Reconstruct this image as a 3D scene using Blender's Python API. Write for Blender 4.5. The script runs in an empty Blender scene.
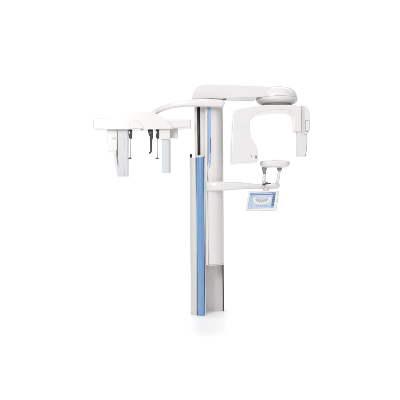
import bpy, bmesh, math
from mathutils import Vector, Matrix

S = bpy.context.scene
COL = S.collection
R = math.radians

# ------------------------------------------------------------------ camera
D = 7.0            # distance camera -> plane of the column front (Y = 0)
CZ = 1.15          # eye height
ROLL = 0.0078
cam_d = bpy.data.cameras.new('camera')
cam = bpy.data.objects.new('camera', cam_d)
COL.objects.link(cam)
cam.location = (0, -D, CZ)
cam.rotation_euler = (R(90), ROLL, 0)
cam_d.sensor_width = 36
cam_d.lens = 36 * D / 4.0          # 4 m across the picture at Y = 0
cam_d.clip_start = 0.1
cam_d.clip_end = 200
S.camera = cam
S.render.resolution_x = 1024
S.render.resolution_y = 1024

# ------------------------------------------------------------------ world + lamps
w = bpy.data.worlds.new('World')
S.world = w
w.use_nodes = True
bg = w.node_tree.nodes['Background']
bg.inputs[0].default_value = (1.0, 0.99, 0.98, 1)
bg.inputs[1].default_value = 0.33
S.view_settings.view_transform = 'Standard'
S.view_settings.look = 'None'
S.view_settings.exposure = 0
S.view_settings.gamma = 1


def area(name, loc, target, sx, sy, energy, col=(1, 1, 1)):
    d = bpy.data.lights.new(name, 'AREA')
    d.shape = 'RECTANGLE'
    d.size = sx
    d.size_y = sy
    d.energy = energy
    d.color = col
    o = bpy.data.objects.new(name, d)
    COL.objects.link(o)
    o.location = loc
    o.rotation_euler = (Vector(target) - Vector(loc)).to_track_quat('-Z', 'Y').to_euler()
    return o


area('overhead_softbox', (0.0, -1.2, 5.6), (0, -0.6, 0), 6.5, 4.0, 60)
area('front_softbox', (-2.6, -6.4, 3.6), (0.2, 0, 1.4), 1.8, 2.4, 228, (1, 0.99, 0.98))
area('right_softbox', (4.6, -3.2, 2.6), (0.3, 0, 1.4), 1.4, 2.6, 34, (0.97, 0.98, 1))
area('backdrop_light', (0, 2.2, 6.8), (0, 8.2, 1.2), 15, 1.6, 575)
area('floor_light', (0, -4.6, 5.2), (0, -3.8, 0), 9, 2.4, 125)


# ------------------------------------------------------------------ materials
def mat(name, col, rough=0.4, spec=0.5, metal=0.0, emit=None, noise=0.0, coat=0.0, bump=0.0, base=None):
    m = bpy.data.materials.new(name)
    m.use_nodes = True
    nt = m.node_tree
    b = nt.nodes['Principled BSDF']
    b.inputs['Base Color'].default_value = (*col, 1)
    b.inputs['Roughness'].default_value = rough
    b.inputs['Specular IOR Level'].default_value = spec
    b.inputs['Metallic'].default_value = metal
    b.inputs['Coat Weight'].default_value = coat
    b.inputs['Coat Roughness'].default_value = 0.12
    tc = nt.nodes.new('ShaderNodeTexCoord')
    if noise > 0:
        n = nt.nodes.new('ShaderNodeTexNoise')
        n.inputs['Scale'].default_value = 7
        n.inputs['Detail'].default_value = 5
        nt.links.new(tc.outputs['Object'], n.inputs['Vector'])
        r = nt.nodes.new('ShaderNodeValToRGB')
        r.color_ramp.elements[0].position = 0.15
        r.color_ramp.elements[1].position = 0.85
        r.color_ramp.elements[0].color = (*[c * (1 - noise) for c in col], 1)
        r.color_ramp.elements[1].color = (*col, 1)
        nt.links.new(n.outputs['Fac'], r.inputs['Fac'])
        nt.links.new(r.outputs['Color'], b.inputs['Base Color'])
        mr = nt.nodes.new('ShaderNodeMapRange')
        mr.inputs['To Min'].default_value = rough * 0.93
        mr.inputs['To Max'].default_value = min(1, rough * 1.08)
        nt.links.new(n.outputs['Fac'], mr.inputs['Value'])
        nt.links.new(mr.outputs['Result'], b.inputs['Roughness'])
    if bump > 0:
        n2 = nt.nodes.new('ShaderNodeTexNoise')
        n2.inputs['Scale'].default_value = 900
        nt.links.new(tc.outputs['Object'], n2.inputs['Vector'])
        bp = nt.nodes.new('ShaderNodeBump')
        bp.inputs['Strength'].default_value = bump
        bp.inputs['Distance'].default_value = 0.0005
        nt.links.new(n2.outputs['Fac'], bp.inputs['Height'])
        nt.links.new(bp.outputs['Normal'], b.inputs['Normal'])
    if emit:
        b.inputs['Emission Color'].default_value = (*col, 1)
        b.inputs['Emission Strength'].default_value = emit
        b.inputs['Base Color'].default_value = (base, base, base, 1)
    return m


M = {
    'white': mat('white_enamel', (0.68, 0.667, 0.66), 0.30, noise=0.015),
    'shell': mat('white_moulded_plastic', (0.70, 0.689, 0.682), 0.28, noise=0.012, coat=0.4),
    'column': mat('grey_white_metal_paint', (0.64, 0.628, 0.605), 0.36, noise=0.03, bump=0.2),
    'recess': mat('warm_grey_panel', (0.80, 0.785, 0.78), 0.45, noise=0.03, bump=0.2),
    'sensor': mat('light_grey_plastic', (0.57, 0.57, 0.60), 0.3, noise=0.02),
    'window': mat('pale_blue_grey_plastic', (0.58, 0.615, 0.675), 0.25, noise=0.02),
    'blue': mat('blue_anodised_strip', (0.15, 0.325, 0.60), 0.22, noise=0.04, coat=0.6),
    'paleblue': mat('pale_blue_strip', (0.24, 0.36, 0.62), 0.35, noise=0.02),
    'black': mat('black_plastic', (0.015, 0.014, 0.014), 0.4, noise=0.1),
    'dark': mat('dark_grey_metal', (0.06, 0.065, 0.075), 0.4, noise=0.05),
    'grey': mat('mid_grey_plastic', (0.27, 0.27, 0.27), 0.35, noise=0.03),
    'steel': mat('brushed_steel', (0.45, 0.45, 0.46), 0.3, metal=0.9, noise=0.03),
    'badge': mat('badge_violet_blue', (0.20, 0.23, 0.48), 0.4),
    'scr_bg': mat('display_grey', (0.62, 0.68, 0.82), 0.2, emit=0.88, base=0.03),
    'scr_blue': mat('display_light_blue', (0.36, 0.56, 0.82), 0.2, emit=0.88, base=0.03),
    'scr_head': mat('display_header_blue', (0.22, 0.37, 0.60), 0.2, emit=0.88, base=0.03),
    'scr_dark': mat('display_dark_blue', (0.09, 0.15, 0.25), 0.2, emit=0.88, base=0.03),
    'scr_white': mat('display_white', (0.86, 0.88, 0.86), 0.2, emit=0.88, base=0.03),
    'scr_tooth': mat('display_tooth_grey', (0.50, 0.54, 0.50), 0.2, emit=0.88, base=0.03),
}


# ------------------------------------------------------------------ coordinates
def P(px, py, Y=0.0):
    """point of the machine seen at px,py of the photograph when its depth is Y"""
    dx, dy = px - 200.0, 200.0 - py
    c, s = math.cos(ROLL), math.sin(ROLL)
    x, y = dx * c + dy * s, -dx * s + dy * c
    k = (D + Y) / D / 100.0
    return Vector((x * k, Y, CZ + y * k))


# ------------------------------------------------------------------ mesh helpers
def link(name, bm, m, parent=None, smooth=True, bevel=0.0, seg=3, angle=30):
    me = bpy.data.meshes.new(name)
    bmesh.ops.recalc_face_normals(bm, faces=bm.faces)
    bm.to_mesh(me)
    bm.free()
    me.materials.append(m)
    o = bpy.data.objects.new(name, me)
    COL.objects.link(o)
    if parent:
        o.parent = parent
    for p in me.polygons:
        p.use_smooth = smooth
    if bevel > 0:
        b = o.modifiers.new('bevel', 'BEVEL')
        b.width = bevel
        b.segments = seg
        b.limit_method = 'ANGLE'
        b.angle_limit = R(angle)
        b.harden_normals = True
        wn = o.modifiers.new('normals', 'WEIGHTED_NORMAL')
        wn.keep_sharp = True
        wn.weight = 60
    return o


def curve(pts, n=8):
    """closed outline; entries (x,y) are sharp corners, (x,y,1) are smooth points"""
    out = []
    N = len(pts)
    for i in range(N):
        p1, p2 = pts[i], pts[(i + 1) % N]
        p0, p3 = pts[i - 1], pts[(i + 2) % N]
        a, b = Vector(p1[:2]), Vector(p2[:2])
        s1, s2 = len(p1) > 2, len(p2) > 2
        out.append(a.copy())
        if not (s1 or s2):
            continue
        t1 = (b - Vector(p0[:2])) * 0.5 if s1 else (b - a)
        t2 = (Vector(p3[:2]) - a) * 0.5 if s2 else (b - a)
        L = (b - a).length
        if t1.length > L: t1 *= L / t1.length
        if t2.length > L: t2 *= L / t2.length
        for k in range(1, n):
            t = k / n
            out.append((2*t**3-3*t**2+1)*a + (t**3-2*t**2+t)*t1 + (-2*t**3+3*t**2)*b + (t**3-t**2)*t2)
    return out


def prism_bm(pts, Yf, Yb, n=8, bm=None, back=None):
    """outline (photo units, seen at depth Yf) given real thickness Yf..Yb"""
    bm = bm or bmesh.new()
    c = curve(pts, n)
    f = [bm.verts.new(P(p[0], p[1], Yf)) for p in c]
    g = [bm.verts.new(Vector((v.co.x, back(p) if back else Yb, v.co.z))) for v, p in zip(f, c)]
    bm.faces.new(f)
    bm.faces.new(g[::-1])
    for i in range(len(f)):
        j = (i + 1) % len(f)
        bm.faces.new((f[i], g[i], g[j], f[j]))
    return bm


def box_bm(x0, x1, y0, y1, Yf, Yb, bm=None):
    return prism_bm([(x0, y0), (x1, y0), (x1, y1), (x0, y1)], Yf, Yb, bm=bm)


def post_bm(plan, z0, z1, n=6):
    """vertical extrusion of a plan outline; plan points (photo x at eye height, Y[,1])"""
    bm = bmesh.new()
    c = curve([(((p[0] - 200) * (D + p[1]) / D / 100), p[1]) + tuple(p[2:]) for p in plan], n)
    a = [bm.verts.new((p[0], p[1], z0)) for p in c]
    b = [bm.verts.new((p[0], p[1], z1)) for p in c]
    bm.faces.new(a[::-1])
    bm.faces.new(b)
    for i in range(len(a)):
        j = (i + 1) % len(a)
        bm.faces.new((a[i], a[j], b[j], b[i]))
    return bm


def spl(vals, n):
    """Catmull-Rom through tuples"""
    out = []
    N = len(vals)
    for i in range(N - 1):
        p0 = vals[max(i - 1, 0)]; p1 = vals[i]; p2 = vals[i + 1]; p3 = vals[min(i + 2, N - 1)]
        for k in range(n):
            t = k / n
            out.append(tuple(0.5 * (2*b + (c - a)*t + (2*a - 5*b + 4*c - d)*t*t + (3*b - a - 3*c + d)*t**3)
                             for a, b, c, d in zip(p0, p1, p2, p3)))
    out.append(tuple(vals[-1]))
    return out


def loft_bm(st, n=8, e=2.6, seg=28, round_end=(True, True), bm=None):
    """st: (px, py, Y, half height in photo units, half depth in metres)"""
    bm = bm or bmesh.new()
    q = spl(st, n)
    pts = [P(a[0], a[1], a[2]) for a in q]
    fr = []
    for i in range(len(q)):
        t = (pts[min(i + 1, len(q) - 1)] - pts[max(i - 1, 0)]).normalized()
        side = Vector((0, 1, 0))
        side = (side - t * side.dot(t)).normalized()
        up = side.cross(t).normalized()
        fr.append((pts[i], t, side, up, abs(q[i][3]) / 100, abs(q[i][4])))
    full = []
    if round_end[0]:
        p, t, s_, u, h, d = fr[0]
        for a in (80, 60, 40, 20):
            full.append((p - t * h * 0.75 * math.sin(R(a)), t, s_, u, h * math.cos(R(a)), d * (0.35 + 0.65*math.cos(R(a)))))
    full += fr
    if round_end[1]:
        p, t, s_, u, h, d = fr[-1]
        for a in (20, 40, 60, 80):
            full.append((p + t * h * 0.75 * math.sin(R(a)), t, s_, u, h * math.cos(R(a)), d * (0.35 + 0.65*math.cos(R(a)))))
    rings = []
    for p, t, s_, u, h, d in full:
        ring = []
        for k in range(seg):
            a = 2 * math.pi * k / seg
            ca, sa = math.cos(a), math.sin(a)
            ring.append(bm.verts.new(p + s_ * d * math.copysign(abs(ca) ** (2/e), ca) + u * h * math.copysign(abs(sa) ** (2/e), sa)))
        rings.append(ring)
    for a, b in zip(rings, rings[1:]):
        for k in range(seg):
            bm.faces.new((a[k], a[(k+1) % seg], b[(k+1) % seg], b[k]))
    bm.faces.new(rings[0][::-1])
    bm.faces.new(rings[-1])
    return bm


def lathe_bm(c, prof, seg=64, sy=1.0, e=2.0, bm=None, n=0):
    """prof: (radius m, z m) about the vertical through c"""
    bm = bm or bmesh.new()
    if n: prof = spl(prof, n)
    rings = []
    for r, z in prof:
        ring = []
        for k in range(seg):
            a = 2*math.pi*k/seg
            ca, sa = math.cos(a), math.sin(a)
            ring.append(bm.verts.new((c[0] + r*math.copysign(abs(ca)**(2/e), ca), c[1] + r*sy*math.copysign(abs(sa)**(2/e), sa), z)))
        rings.append(ring)
    for a, b in zip(rings, rings[1:]):
        for k in range(seg):
            bm.faces.new((a[k], a[(k+1) % seg], b[(k+1) % seg], b[k]))
    bm.faces.new(rings[0])
    bm.faces.new(rings[-1][::-1])
    return bm


def tube_bm(pts, r, seg=14, bm=None):
    """pts world Vectors, r radius (or list)"""
    bm = bm or bmesh.new()
    rings = []
    for i, p in enumerate(pts):
        t = (pts[min(i+1, len(pts)-1)] - pts[max(i-1, 0)]).normalized()
        s_ = t.cross(Vector((0, 1, 0)))
        if s_.length < 0.05: s_ = t.cross(Vector((1, 0, 0)))
        s_.normalize()
        u = s_.cross(t)
        rr = r[i] if isinstance(r, (list, tuple)) else r
        rings.append([bm.verts.new(p + s_*rr*math.cos(2*math.pi*k/seg) + u*rr*math.sin(2*math.pi*k/seg)) for k in range(seg)])
    for a, b in zip(rings, rings[1:]):
        for k in range(seg):
            bm.faces.new((a[k], a[(k+1) % seg], b[(k+1) % seg], b[k]))
    bm.faces.new(rings[0]); bm.faces.new(rings[-1])
    return bm


# ------------------------------------------------------------------ the setting
def studio():
    # seamless white sweep: floor that curves up into the wall behind
    bm = bmesh.new()
    prof = [(-12, 0.0), (-6, 0), (-2, 0), (2, 0), (6.0, 0)]
    Rr = 2.4
    for k in range(1, 17):
        a = R(90) * k / 16
        prof.append((6.0 + Rr * math.sin(a), Rr * (1 - math.cos(a))))
    prof += [(8.4, 5.0), (8.4, 9.0)]
    L = [bm.verts.new((-24, y, z)) for y, z in prof]
    Q = [bm.verts.new((24, y, z)) for y, z in prof]
    for i in range(len(L) - 1):
        bm.faces.new((L[i], Q[i], Q[i+1], L[i+1]))
    m = mat('white_studio_sweep', (0.96, 0.96, 0.96), 0.38, spec=0.22)
    o = link('floor', bm, m)
    o['kind'] = 'structure'
    return o


studio()

# ------------------------------------------------------------------ the machine
root = bpy.data.objects.new('dental_xray_machine', None)
COL.objects.link(root)
root.location = (0.06, 0.15, 0)
root['label'] = 'white panoramic dental x-ray machine with blue-striped column standing on white floor'
root['category'] = 'x-ray machine'
BASE = root
bpy.context.view_layer.update()
INV = Matrix.Translation(-root.location)


def part(name, bm, m, parent=None, label=None, **k):
    if parent is None:
        parent = BASE
    bmesh.ops.transform(bm, matrix=INV, verts=bm.verts)     # all meshes are built in world space
    o = link(name, bm, m, None, **k)
    o.parent = parent
    if label: o['label'] = label
    return o


Zb = 0.0
# ---- floor-standing base column
side = part('base_column', post_bm([(189.8, .12), (190.0, .065, 1), (190.8, .025, 1), (192.4, .0, 1), (195.9, -.012), (195.9, .28), (189.8, .28)],
            0.0, 1.575), M['column'], bevel=.004)
part('trim_bead', post_bm([(195.95, -.004), (196.1, -.018, 1), (196.5, -.018, 1), (196.6, -.004), (196.6, .28), (195.95, .28)], 0.0, 1.574), M['shell'], side)
part('blue_trim', post_bm([(196.7, .10), (196.7, -.012), (197.2, -.030, 1), (198.6, -.058, 1), (200.2, -.066, 1),
     (202.0, -.056, 1), (203.4, -.034, 1), (203.95, -.004), (203.95, .10)], 0.0, 1.572), M['blue'], side,
     label='glossy blue vertical strip on the column', bevel=.0015, seg=2)
part('trim_cap', post_bm([(196.6, .10), (196.6, -.014), (197.2, -.033, 1), (198.6, -.061, 1), (200.2, -.069, 1),
     (202.0, -.059, 1), (203.6, -.033, 1), (204.2, .004), (204.2, .10)], 1.572, 1.592), M['shell'], side, bevel=.003)
part('back_panel', post_bm([(196.6, .285), (223.0, .285), (223.0, .315), (196.6, .315)], 0.0, 2.05), M['recess'], side, bevel=.002)
part('inner_panel', post_bm([(204.0, -.014), (204.45, -.021, 1), (204.9, -.016), (204.95, .284), (204.0, .284)], 0.0, 1.57), M['shell'], side, bevel=.002)
part('edge_strip', post_bm([(221.9, .235), (223.2, .225), (223.2, .2845), (221.9, .2845)], 0.0, 1.0), M['dark'], side,
     label='dark narrow strip on the right rear edge', bevel=.0015)
c = P(190.9, 154, .10)
part('stop_knob', lathe_bm((c.x, c.y), [(.008, 1.575), (.008, 1.587), (.0125, 1.590), (.0135, 1.600), (.0125, 1.612), (.006, 1.616)], 24),
     M['black'], side)

# ---- telescopic upper column
tele = part('upper_column', post_bm([(200.7, .035), (201.4, .028, 1), (206.6, .028), (206.6, .283), (195.3, .283), (195.3, .06), (200.7, .06)],
            1.2, 2.12), M['white'], bevel=.003)
part('side_rail', post_bm([(195.1, .045), (195.6, .034, 1), (196.2, .03, 1), (197.9, .03), (197.9, .0595), (195.1, .0595)], 1.3, 2.12), M['column'], tele, bevel=.002)
part('guide_slot', post_bm([(198.0, .038), (200.6, .038), (200.6, .0595), (198.0, .0595)], 1.5, 2.11), M['black'], tele,
     label='black vertical slot in the upper column')

# ---- carriage (front housing that rides on the column)
def car_plan(off=0.0):
    return [(207.9, -.022 - off), (209.5, -.030 - off, 1), (212.5, -.032 - off, 1), (216.5, -.018 - off, 1), (220.0, .012 - off, 1), (222.2, .045, 1),
            (223.3 , .085, 1), (223.7, .12), (223.7, .28), (207.9, .28)]
carr = part('carriage', post_bm(car_plan(), .506, 2.10), M['white'], bevel=.004)
part('left_lip', post_bm([(205.0, .0), (205.6, -.012, 1), (207.7, -.020), (207.7, .2795), (205.0, .2795)], .500, 2.10), M['shell'], carr, bevel=.003)
part('bottom_lip', post_bm([(p[0] if i not in (6, 7, 8) else p[0] + .15, p[1] - (.003 if i < 7 else 0)) + tuple(p[2:]) for i, p in enumerate(car_plan())],
     .496, .5055), M['column'], carr, bevel=.0015)

def carriage_y(px):
    pl = curve(car_plan(), 12)
    pts = [(200 + p[0] * 100 * D / (D + p[1]), p[1]) for p in
           [(((q[0] - 200) * (D + q[1]) / D / 100), q[1]) for q in pl]]
    for a, b in zip(pts, pts[1:]):
        if a[0] <= px <= b[0] and a[1] < .09:
            return a[1] + (b[1] - a[1]) * (px - a[0]) / max(1e-6, b[0] - a[0])
    return -.02


def conform(rows, lift, name, m, lab=None, n=8):
    """thin inlay that follows the bulged carriage front; rows of (z, x0, x1)"""
    bm = bmesh.new()
    F, G = [], []
    for z, x0, x1 in rows:
        f, g = [], []
        for k in range(n + 1):
            px = x0 + (x1 - x0) * k / n
            Y = carriage_y(px)
            x = (px - 200) * (D + Y) / D / 100
            f.append(bm.verts.new((x, Y - lift, z))); g.append(bm.verts.new((x, Y + .004, z)))
        F.append(f); G.append(g)
    for i in range(len(rows) - 1):
        for k in range(n):
            bm.faces.new((F[i][k], F[i][k+1], F[i+1][k+1], F[i+1][k]))
            bm.faces.new((G[i][k], G[i+1][k], G[i+1][k+1], G[i][k+1]))
        for k in (0, n):
            bm.faces.new((F[i][k], G[i][k], G[i+1][k], F[i+1][k]))
    for i in (0, -1):
        for k in range(n):
            bm.faces.new((F[i][k], F[i][k+1], G[i][k+1], G[i][k]))
    return part(name, bm, m, carr, label=lab, smooth=False)


conform([(2.095, 208.3, 211.4), (1.60, 208.3, 211.4), (1.56, 208.4, 211.3), (1.53, 208.7, 211.0), (1.50, 209.1, 210.6), (1.465, 209.7, 210.0)],
        .0020, 'blue_stripe', M['paleblue'], 'pale blue stripe down the carriage front')
conform([(1.765, 210.8, 211.5), (1.615, 210.8, 211.5)], .0040, 'slide_slot', M['dark'])
for z in (1.588, 1.560):
    conform([(z + .011, 209.7, 209.9), (z, 209.0, 210.6), (z - .011, 209.7, 209.9)], .0035, 'stripe_mark', M['sensor'])

# ---- top beam
beam = part('top_beam', prism_bm([(192.0, 99.0), (192.2, 95.0, 1), (193.2, 91.0, 1), (196.2, 87.2, 1), (200.5, 84.9, 1), (206.5, 83.9, 1), (215, 84.3, 1), (235, 84.8, 1),
            (258, 85.8, 1), (279, 87.0), (279, 96.5), (262, 97.0), (240, 97.6), (226.5, 98.4), (222, 99.2), (212, 98.6)],
            -.045, .16, n=6), M['shell'], bevel=.022, seg=6, angle=35)
part('painted_beam_shadow', prism_bm([(209, 98.6), (226.4, 98.6), (226.2, 99.6), (209, 99.4)], -.045, .0), M['dark'], beam, bevel=.001)  # dark strip painted in for the shadow under the beam
part('column_head', post_bm([(195.0, .0), (222.6, .0), (222.6, .28), (195.0, .28)], 2.10, 2.175), M['column'], beam, bevel=.004)
part('seam', box_bm(206, 256, 97.0, 97.25, -.02, .24), M['column'], beam)

# ---- rotation dome
dc = P(276.9, 98, .10)
def zr(py, Y): return P(277, py, Y).z
dome = part('rotation_dome', lathe_bm((dc.x, .10), [(.002, zr(86.9, .1)), (.06, zr(87.0, .1)), (.115, zr(87.8, .1)), (.155, zr(89.4, .1)), (.186, zr(92.3, .1)),
            (.203, zr(95.8, .1)), (.208, zr(98.6, .1))], 96, n=5), M['shell'])
part('dome_skirt', lathe_bm((dc.x, .10), [(.203, zr(98.7, .1)), (.2095, zr(98.9, .1)), (.2095, zr(100.6, .1)), (.204, zr(101.7, .1)), (.178, zr(103.9, .1)), (.15, zr(104.6, .1))], 96),
     M['white'], dome)
part('bearing_ring', lathe_bm((dc.x, .10), [(.150, zr(104.5, .1)), (.150, zr(107.2, .1))], 64), M['grey'], dome)

# ---- rotating C-shaped arm
CF, CB = -.10, .25
carm = part('rotating_arm', prism_bm([
    (231.2, 163.6), (231.3, 150, 1), (232.2, 130, 1), (233.2, 117, 1), (234.2, 111.6, 1), (236.6, 109.4, 1), (243, 108.0, 1), (254, 106.0, 1), (264, 105.0, 1),
    (280, 104.6, 1), (294, 104.8, 1), (301.3, 105.3), (301.3, 131.6), (294.0, 131.6), (293.6, 118, 1), (292.9, 112.4, 1), (290.6, 110.3, 1), (283, 109.8, 1),
    (272, 110.2, 1), (262, 111.9, 1), (254.5, 115.0, 1), (250.8, 120.0, 1), (249.6, 127, 1), (250.6, 134, 1), (253.0, 140.5, 1), (256.4, 145.4, 1), (257.6, 149.5, 1), (257.8, 160.6, 1),
    (256.8, 161.8, 1), (246, 162.8, 1)], CF, CB, n=8, back=lambda p: CB - (.17 * min(1, max(0, (p[1] - 110.5) / 7)) if p[0] > 288 else 0)), M['shell'], bevel=.013, seg=5, angle=32)
c = P(251.4, 156, CF)
s_bm = lathe_bm((0, 0), [(.007, 0), (.007, .003), (.004, .004)], 20)
bmesh.ops.rotate(s_bm, matrix=Matrix.Rotation(R(90), 3, 'X'), verts=s_bm.verts)
bmesh.ops.translate(s_bm, vec=c, verts=s_bm.verts)
part('screw', s_bm, M['steel'], carm)
part('badge', box_bm(255.2, 256.9, 155.6, 158.4, CF - .003, CF + .01), M['badge'], carm, label='tiny violet blue square badge', bevel=.001)
part('seam', box_bm(236.5, 249.6, 126.0, 126.22, CF - .0006, CF + .01), M['column'], carm)

# ---- detector head on the far end of the arm
det = part('detector_head', prism_bm([(304.6, 105.6), (306.2, 106.0, 1), (308.4, 108.3, 1), (309.8, 112.5, 1), (310.2, 119, 1), (309.9, 128, 1), (308.9, 133.4), (304.6, 133.9)],
           CF - .015, .12, n=8), M['shell'], bevel=.006, seg=4, angle=32)
part('joint_strip', box_bm(301.2, 304.7, 105.9, 132.8, CF + .015, .10), M['column'], det, bevel=.003)
part('latch', prism_bm([(305.7, 122.0), (306.2, 120.9, 1), (308.9, 120.3, 1), (309.1, 121, 1), (309.0, 129.5, 1), (308.4, 130.7, 1), (306.0, 131.2, 1), (305.7, 130.4, 1)], CF - .020, CF + .01, n=3), M['shell'], det, bevel=.002)
part('latch_groove', prism_bm([(305.3, 122.0), (305.8, 120.5, 1), (309.3, 119.8, 1), (309.4, 121, 1), (309.3, 130.2, 1), (308.5, 131.2, 1), (305.8, 131.7, 1), (305.3, 130.4, 1)], CF - .0165, CF + .01, n=3), M['grey'], det)
part('detector_plate', prism_bm([(297.5, 131.0), (307.3, 131.0), (306.9, 143, 1), (306.3, 151, 1), (305.4, 156.0), (297.6, 155.9)], CF + .02, CF + .16), M['white'], det, bevel=.006, seg=3)
part('plate_edge', prism_bm([(306.9, 137.5), (307.35, 137.5), (306.95, 147, 1), (305.9, 156.0), (305.1, 156.0), (306.45, 147, 1)], CF + .03, CF + .15, n=5), M['grey'], det)

# ---- chin-rest support arm
arm = part('chin_support_arm', loft_bm([(207.3, 186.3, .0, 5.1, .045), (213, 186.2, -.01, 5.1, .060), (219, 186.1, -.01, 5.0, .068), (226, 186.2, .005, 4.5, .075),
           (236, 186.0, .02, 4.0, .075), (246, 186.0, .05, 3.4, .07), (256, 186.4, .07, 2.6, .062), (263, 186.8, .08, 2.2, .055)], n=8, e=3.6, round_end=(False, True)), M['shell'])
part('mounting_flare', loft_bm([(207.7, 166.0, .0, .5, .03), (208.3, 172, .0, .9, .036), (209.3, 177, .0, 1.7, .042), (211.0, 181.0, .0, 2.8, .046), (212.5, 184.5, .0, 3.5, .05)], n=6, e=2.6), M['white'], arm)
hc = P(271, 186, .085)
part('hub', lathe_bm((hc.x, .085), [(.02, P(271, 183.2, .085).z), (.074, P(271, 183.5, .085).z), (.088, P(271, 184.5, .085).z), (.088, P(271, 186.4, .085).z), (.07, P(271, 188.6, .085).z), (.03, P(271, 189.4, .085).z)], 48, n=4),
     M['shell'], arm)
for i, (x, y, r) in enumerate(((263.9, 184.3, .8), (267.0, 183.4, 1.15), (269.6, 183.5, .75))):
    k = part('adjuster_knob', loft_bm([(x - r, y, .02, .5 * r, .012), (x, y - .2, .015, .9 * r, .014), (x + r * 1.2, y + .1, .02, .45 * r, .012)], n=4), M['black' if i != 1 else 'dark'], arm)

# ---- chin rest table
tc_ = P(274.8, 164, .085)
def zt(py): return P(274.8, py, .085).z
table = part('chin_rest', lathe_bm((tc_.x, .085), [(.003, zt(160.6)), (.11, zt(160.7)), (.143, zt(161.3)), (.153, zt(162.8)), (.150, zt(165.2)), (.136, zt(167.0)), (.10, zt(167.9)), (.003, zt(168.1))],
             72, sy=.78, e=2.4, n=4), M['shell'])
part('bite_block_base', loft_bm([(272.6, 160.2, .03, .55, .012), (274.6, 160.0, .03, .5, .012), (276.8, 160.2, .03, .55, .012)], n=4), M['sensor'], table)
lp = part('support_post', tube_bm([P(264.3, 168, .07), P(264.2, 176, .07), P(263.9, 180, .07), P(264.2, 185.5, .07)], [.0145, .0145, .017, .023], 20), M['shell'])
part('collar', tube_bm([P(264.3, 167.2, .07), P(264.3, 169.8, .07), P(264.4, 171.6, .07), P(264.4, 174, .07)], [.025, .024, .0185, .0165], 20), M['grey'], lp)
rp = part('support_post', tube_bm([P(279.5, 168, .07), P(278.8, 174, .07), P(277.8, 180, .07), P(277.0, 185.5, .07)], [.0145, .0145, .017, .023], 20), M['shell'])
part('collar', tube_bm([P(279.6, 167.2, .07), P(279.5, 169.4, .07), P(279.4, 171.2, .07)], [.025, .0235, .018], 20), M['grey'], rp)

# ---- control screen: a slab turned and leaning back
U = Vector((.290, -.136, .006)); V = Vector((.036, .100, .196))
V = V - U * (U.dot(V) / U.dot(U))
U_, V_ = U.normalized(), V.normalized()
N_ = U_.cross(V_).normalized()
if N_.y > 0: N_ = -N_
sc = P(261.9, 200.4, -.10)
su, sv = .160, .110
def slab(u0, u1, v0, v1, h0, h1):
    bm = bmesh.new()
    vs = [[bm.verts.new(sc + U_ * u * su + V_ * v * sv + N_ * h) for u, v in ((u0, v0), (u1, v0), (u1, v1), (u0, v1))] for h in (h0, h1)]
    bm.faces.new(vs[0]); bm.faces.new(vs[1])
    for i in range(4):
        j = (i + 1) % 4
        bm.faces.new((vs[0][i], vs[0][j], vs[1][j], vs[1][i]))
    return bm
scr = part('control_screen', slab(-1, 1, -1, 1, -.022, 0), M['shell'], bevel=.007, seg=4)
part('display', slab(-.85, .84, -.80, .80, -.002, .0012), M['scr_blue'], scr, smooth=False, label='lit blue display showing a panoramic tooth scan')
disp = scr.children[0] if scr.children else scr
def on(name, u0, u1, v0, v1, m, h=.0022): return part(name, slab(u0, u1, v0, v1, .0005, h), M[m], disp, smooth=False)
on('header_bar', -.84, .83, .60, .79, 'scr_head')
on('header_line', -.62, .60, .655, .70, 'scr_bg', .0028)
on('image_area', -.60, .64, -.62, .52, 'scr_bg')
on('tool_column', .67, .83, -.58, .58, 'scr_dark')
on('side_list', -.80, -.66, -.74, .50, 'scr_bg', .0016)
for k in range(4):
    on('tool_icon', .70, .80, .40 - k*.27, .48 - k*.27, 'scr_head', .0030)
for k in range(6):
    on('status_text', -.34 + k*.13, -.26 + k*.13, -.56, -.50, 'scr_head', .0030)
for k in range(5):
    on('list_line', -.78, -.69, .40 - k*.22, .44 - k*.22, 'scr_head', .0030)
on('header_underline', -.84, .83, .545, .595, 'scr_dark', .0018)  # dark blue line under the header bar
on('footer_bar', -.60, .64, -.78, -.68, 'scr_bg')
def arch(name, cu, cv, ru, rv, th, a0, a1, m, h, n=28):
    bm = bmesh.new()
    pr = []
    for k in range(n + 1):
        a = R(a0 + (a1 - a0) * k / n)
        row = []
        for hh in (.0005, h):
            for rr in (1 - th, 1 + th):
                row.append(bm.verts.new(sc + U_ * su * (cu + ru*rr*math.cos(a)) + V_ * sv * (cv + rv*rr*math.sin(a)) + N_ * hh))
        pr.append(row)
    for a, b in zip(pr, pr[1:]):
        bm.faces.new((a[0], a[1], b[1], b[0])); bm.faces.new((a[2], a[3], b[3], b[2]))
        bm.faces.new((a[0], a[2], b[2], b[0])); bm.faces.new((a[1], a[3], b[3], b[1]))
    for a in (pr[0], pr[-1]):
        bm.faces.new((a[0], a[1], a[3], a[2]))
    return part(name, bm, M[m], disp, smooth=False)
arch('jaw_outline', 0, .12, .50, .46, .17, 162, 378, 'scr_white', .0034)
arch('teeth_row', 0, .10, .31, .20, .40, 175, 365, 'scr_tooth', .0040)
arch('palate_curve', 0, .34, .20, .10, .22, 20, 160, 'scr_white', .0036)
part('screen_mount', tube_bm([P(266, 187.5, .05), P(266, 191.5, .03), P(265, 196, -.02), P(264, 199, -.06)], [.03, .028, .026, .024], 18), M['white'], scr)

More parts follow.
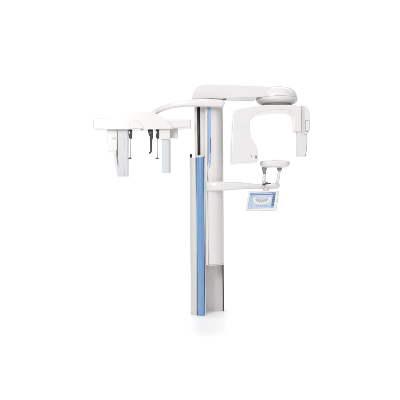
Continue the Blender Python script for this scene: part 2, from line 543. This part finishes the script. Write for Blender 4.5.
# ---- cephalometric arm and head holder on the left
ceph = part('cephalometric_arm', loft_bm([(221.5, 103.7, -.085, 3.9, .045), (212, 103.4, -.095, 3.85, .05), (200, 103.2, -.10, 3.7, .052), (190, 103.3, -.10, 3.5, .05), (180, 104.0, -.09, 3.25, .048),
            (171, 105.7, -.07, 3.0, .045), (163, 108.3, -.042, 2.8, .042), (156, 111.6, -.015, 2.6, .04), (149, 116.0, .0, 2.4, .04)], n=8, e=3.2), M['shell'])
cb = part('cephalostat_beam', prism_bm([(92.8, 118.2), (104, 117.7), (150, 118.6), (172, 119.4), (190.6, 119.0), (190.8, 127.2), (172, 128.2), (93.0, 129.4)], -.108, .10),
          M['shell'], bevel=.012, seg=4)
part('beam_cover', prism_bm([(103.0, 119.6), (110, 117.9, 1), (120, 115.0, 1), (131, 112.5, 1), (142, 111.5, 1), (152, 112.5, 1), (160, 115.5, 1), (166.5, 120.6, 1), (171.2, 125.6, 1), (173.0, 128.6),
     (140, 129.3), (103.0, 129.2)], -.125, .09, n=8), M['shell'], cb, bevel=.014, seg=5, angle=32)
part('cover_boss', prism_bm([(129.4, 124.4, 1), (130.4, 121.6, 1), (134, 120.2, 1), (138.6, 120.9, 1), (142.2, 124.6, 1), (143.8, 128.6), (130.4, 128.7)], -.133, -.11, n=6), M['white'], cb, bevel=.005, seg=4)
part('underside_catch', box_bm(140.6, 143.2, 129.0, 130.1, -.10, -.07), M['grey'], cb, bevel=.001)

# film / sensor head on the far left
sh = part('sensor_head', prism_bm([(107.0, 128.6), (117.2, 128.6), (117.3, 152, 1), (118.6, 165, 1), (118.9, 176.2), (117.2, 176.0), (115.2, 166, 1), (112.9, 153.4, 1), (111.6, 151.4, 1), (107.8, 151.8)],
          -.06, .10, n=5), M['shell'], bevel=.004)
part('sensor_panel', prism_bm([(117.4, 128.8), (127.7, 128.8), (127.7, 176.2), (117.9, 176.4)], -.075, .08), M['sensor'], sh, bevel=.003, label='light grey sensor panel')
part('painted_head_shadow', box_bm(111.0, 127.3, 128.6, 129.6, -.085, .085), M['grey'], sh)  # grey strip stands in for the shadow where the head meets the beam
part('seam', box_bm(112.0, 127.8, 137.9, 138.3, -.0775, .0), M['recess'], sh)
part('slit', prism_bm([(116.4, 150), (117.0, 153, 1), (118.3, 161, 1), (118.3, 168), (117.3, 163, 1), (116.2, 154, 1)], -.077, .0), M['grey'], sh)
part('edge_bead', prism_bm([(124.2, 139), (124.8, 139), (124.8, 175.5), (124.2, 175.5)], -.0785, .0), M['white'], sh)

# ear rods
for x, lean in ((130.2, .25), (157.3, .25)):
    er = part('ear_rod', tube_bm([P(x, 129, -.03), P(x + lean, 137, -.03), P(x + lean, 158.2, -.03)], .0048, 12), M['sensor'])
    part('rod_mount', prism_bm([(x - 1.7, 129.0), (x + 1.7, 129.0), (x + 1.6, 137.4), (x + .9, 138.6), (x - .8, 138.4), (x - 1.6, 135.8)], -.06, -.005), M['black'], er, bevel=.003)
    part('mount_plate', box_bm(x - 1.2, x - .1, 131.2, 133.6, -.064, -.05), M['steel'], er, bevel=.001)
    part('ear_tip', loft_bm([(x - 1.6, 158.6, -.03, .35, .006), (x - .5, 158.2, -.03, .75, .008), (x + .9, 158.5, -.03, .6, .008)], n=4), M['dark'], er)

# forehead / nasal support
nas = part('nasal_support', prism_bm([(147.4, 129.2), (152.6, 129.2), (152.9, 137.0), (152.3, 139.5), (152.0, 144, 1), (151.9, 149.5, 1), (151.2, 152.4, 1), (149.2, 153.8, 1), (148.9, 152.8, 1),
     (150.1, 151.2, 1), (150.2, 147, 1), (149.9, 141, 1), (149.6, 136.6, 1), (148.6, 134.0, 1)], -.055, -.02, n=5), M['black'], bevel=.003)
part('nasal_bracket', box_bm(148.6, 152.2, 130.6, 134.2, -.064, -.05), M['dark'], nas, bevel=.003)

# collimator on the right of the holder
co = part('collimator_head', box_bm(159.4, 170.0, 128.2, 139.3, -.09, .08), M['shell'], bevel=.004)
part('rear_housing', box_bm(170.0, 177.6, 128.4, 137.8, .02, .12), M['recess'], co, bevel=.004)
part('collimator_panel', box_bm(161.6, 168.8, 139.2, 172.6, -.075, .04), M['window'], co, bevel=.003, label='pale blue-grey hanging panel')
part('panel_frame', box_bm(168.7, 169.6, 139.2, 172.7, -.078, .045), M['shell'], co, bevel=.001)
part('panel_edge', box_bm(169.6, 170.1, 139.2, 172.7, -.07, .05), M['grey'], co, bevel=.0005)

bpy.context.view_layer.update()
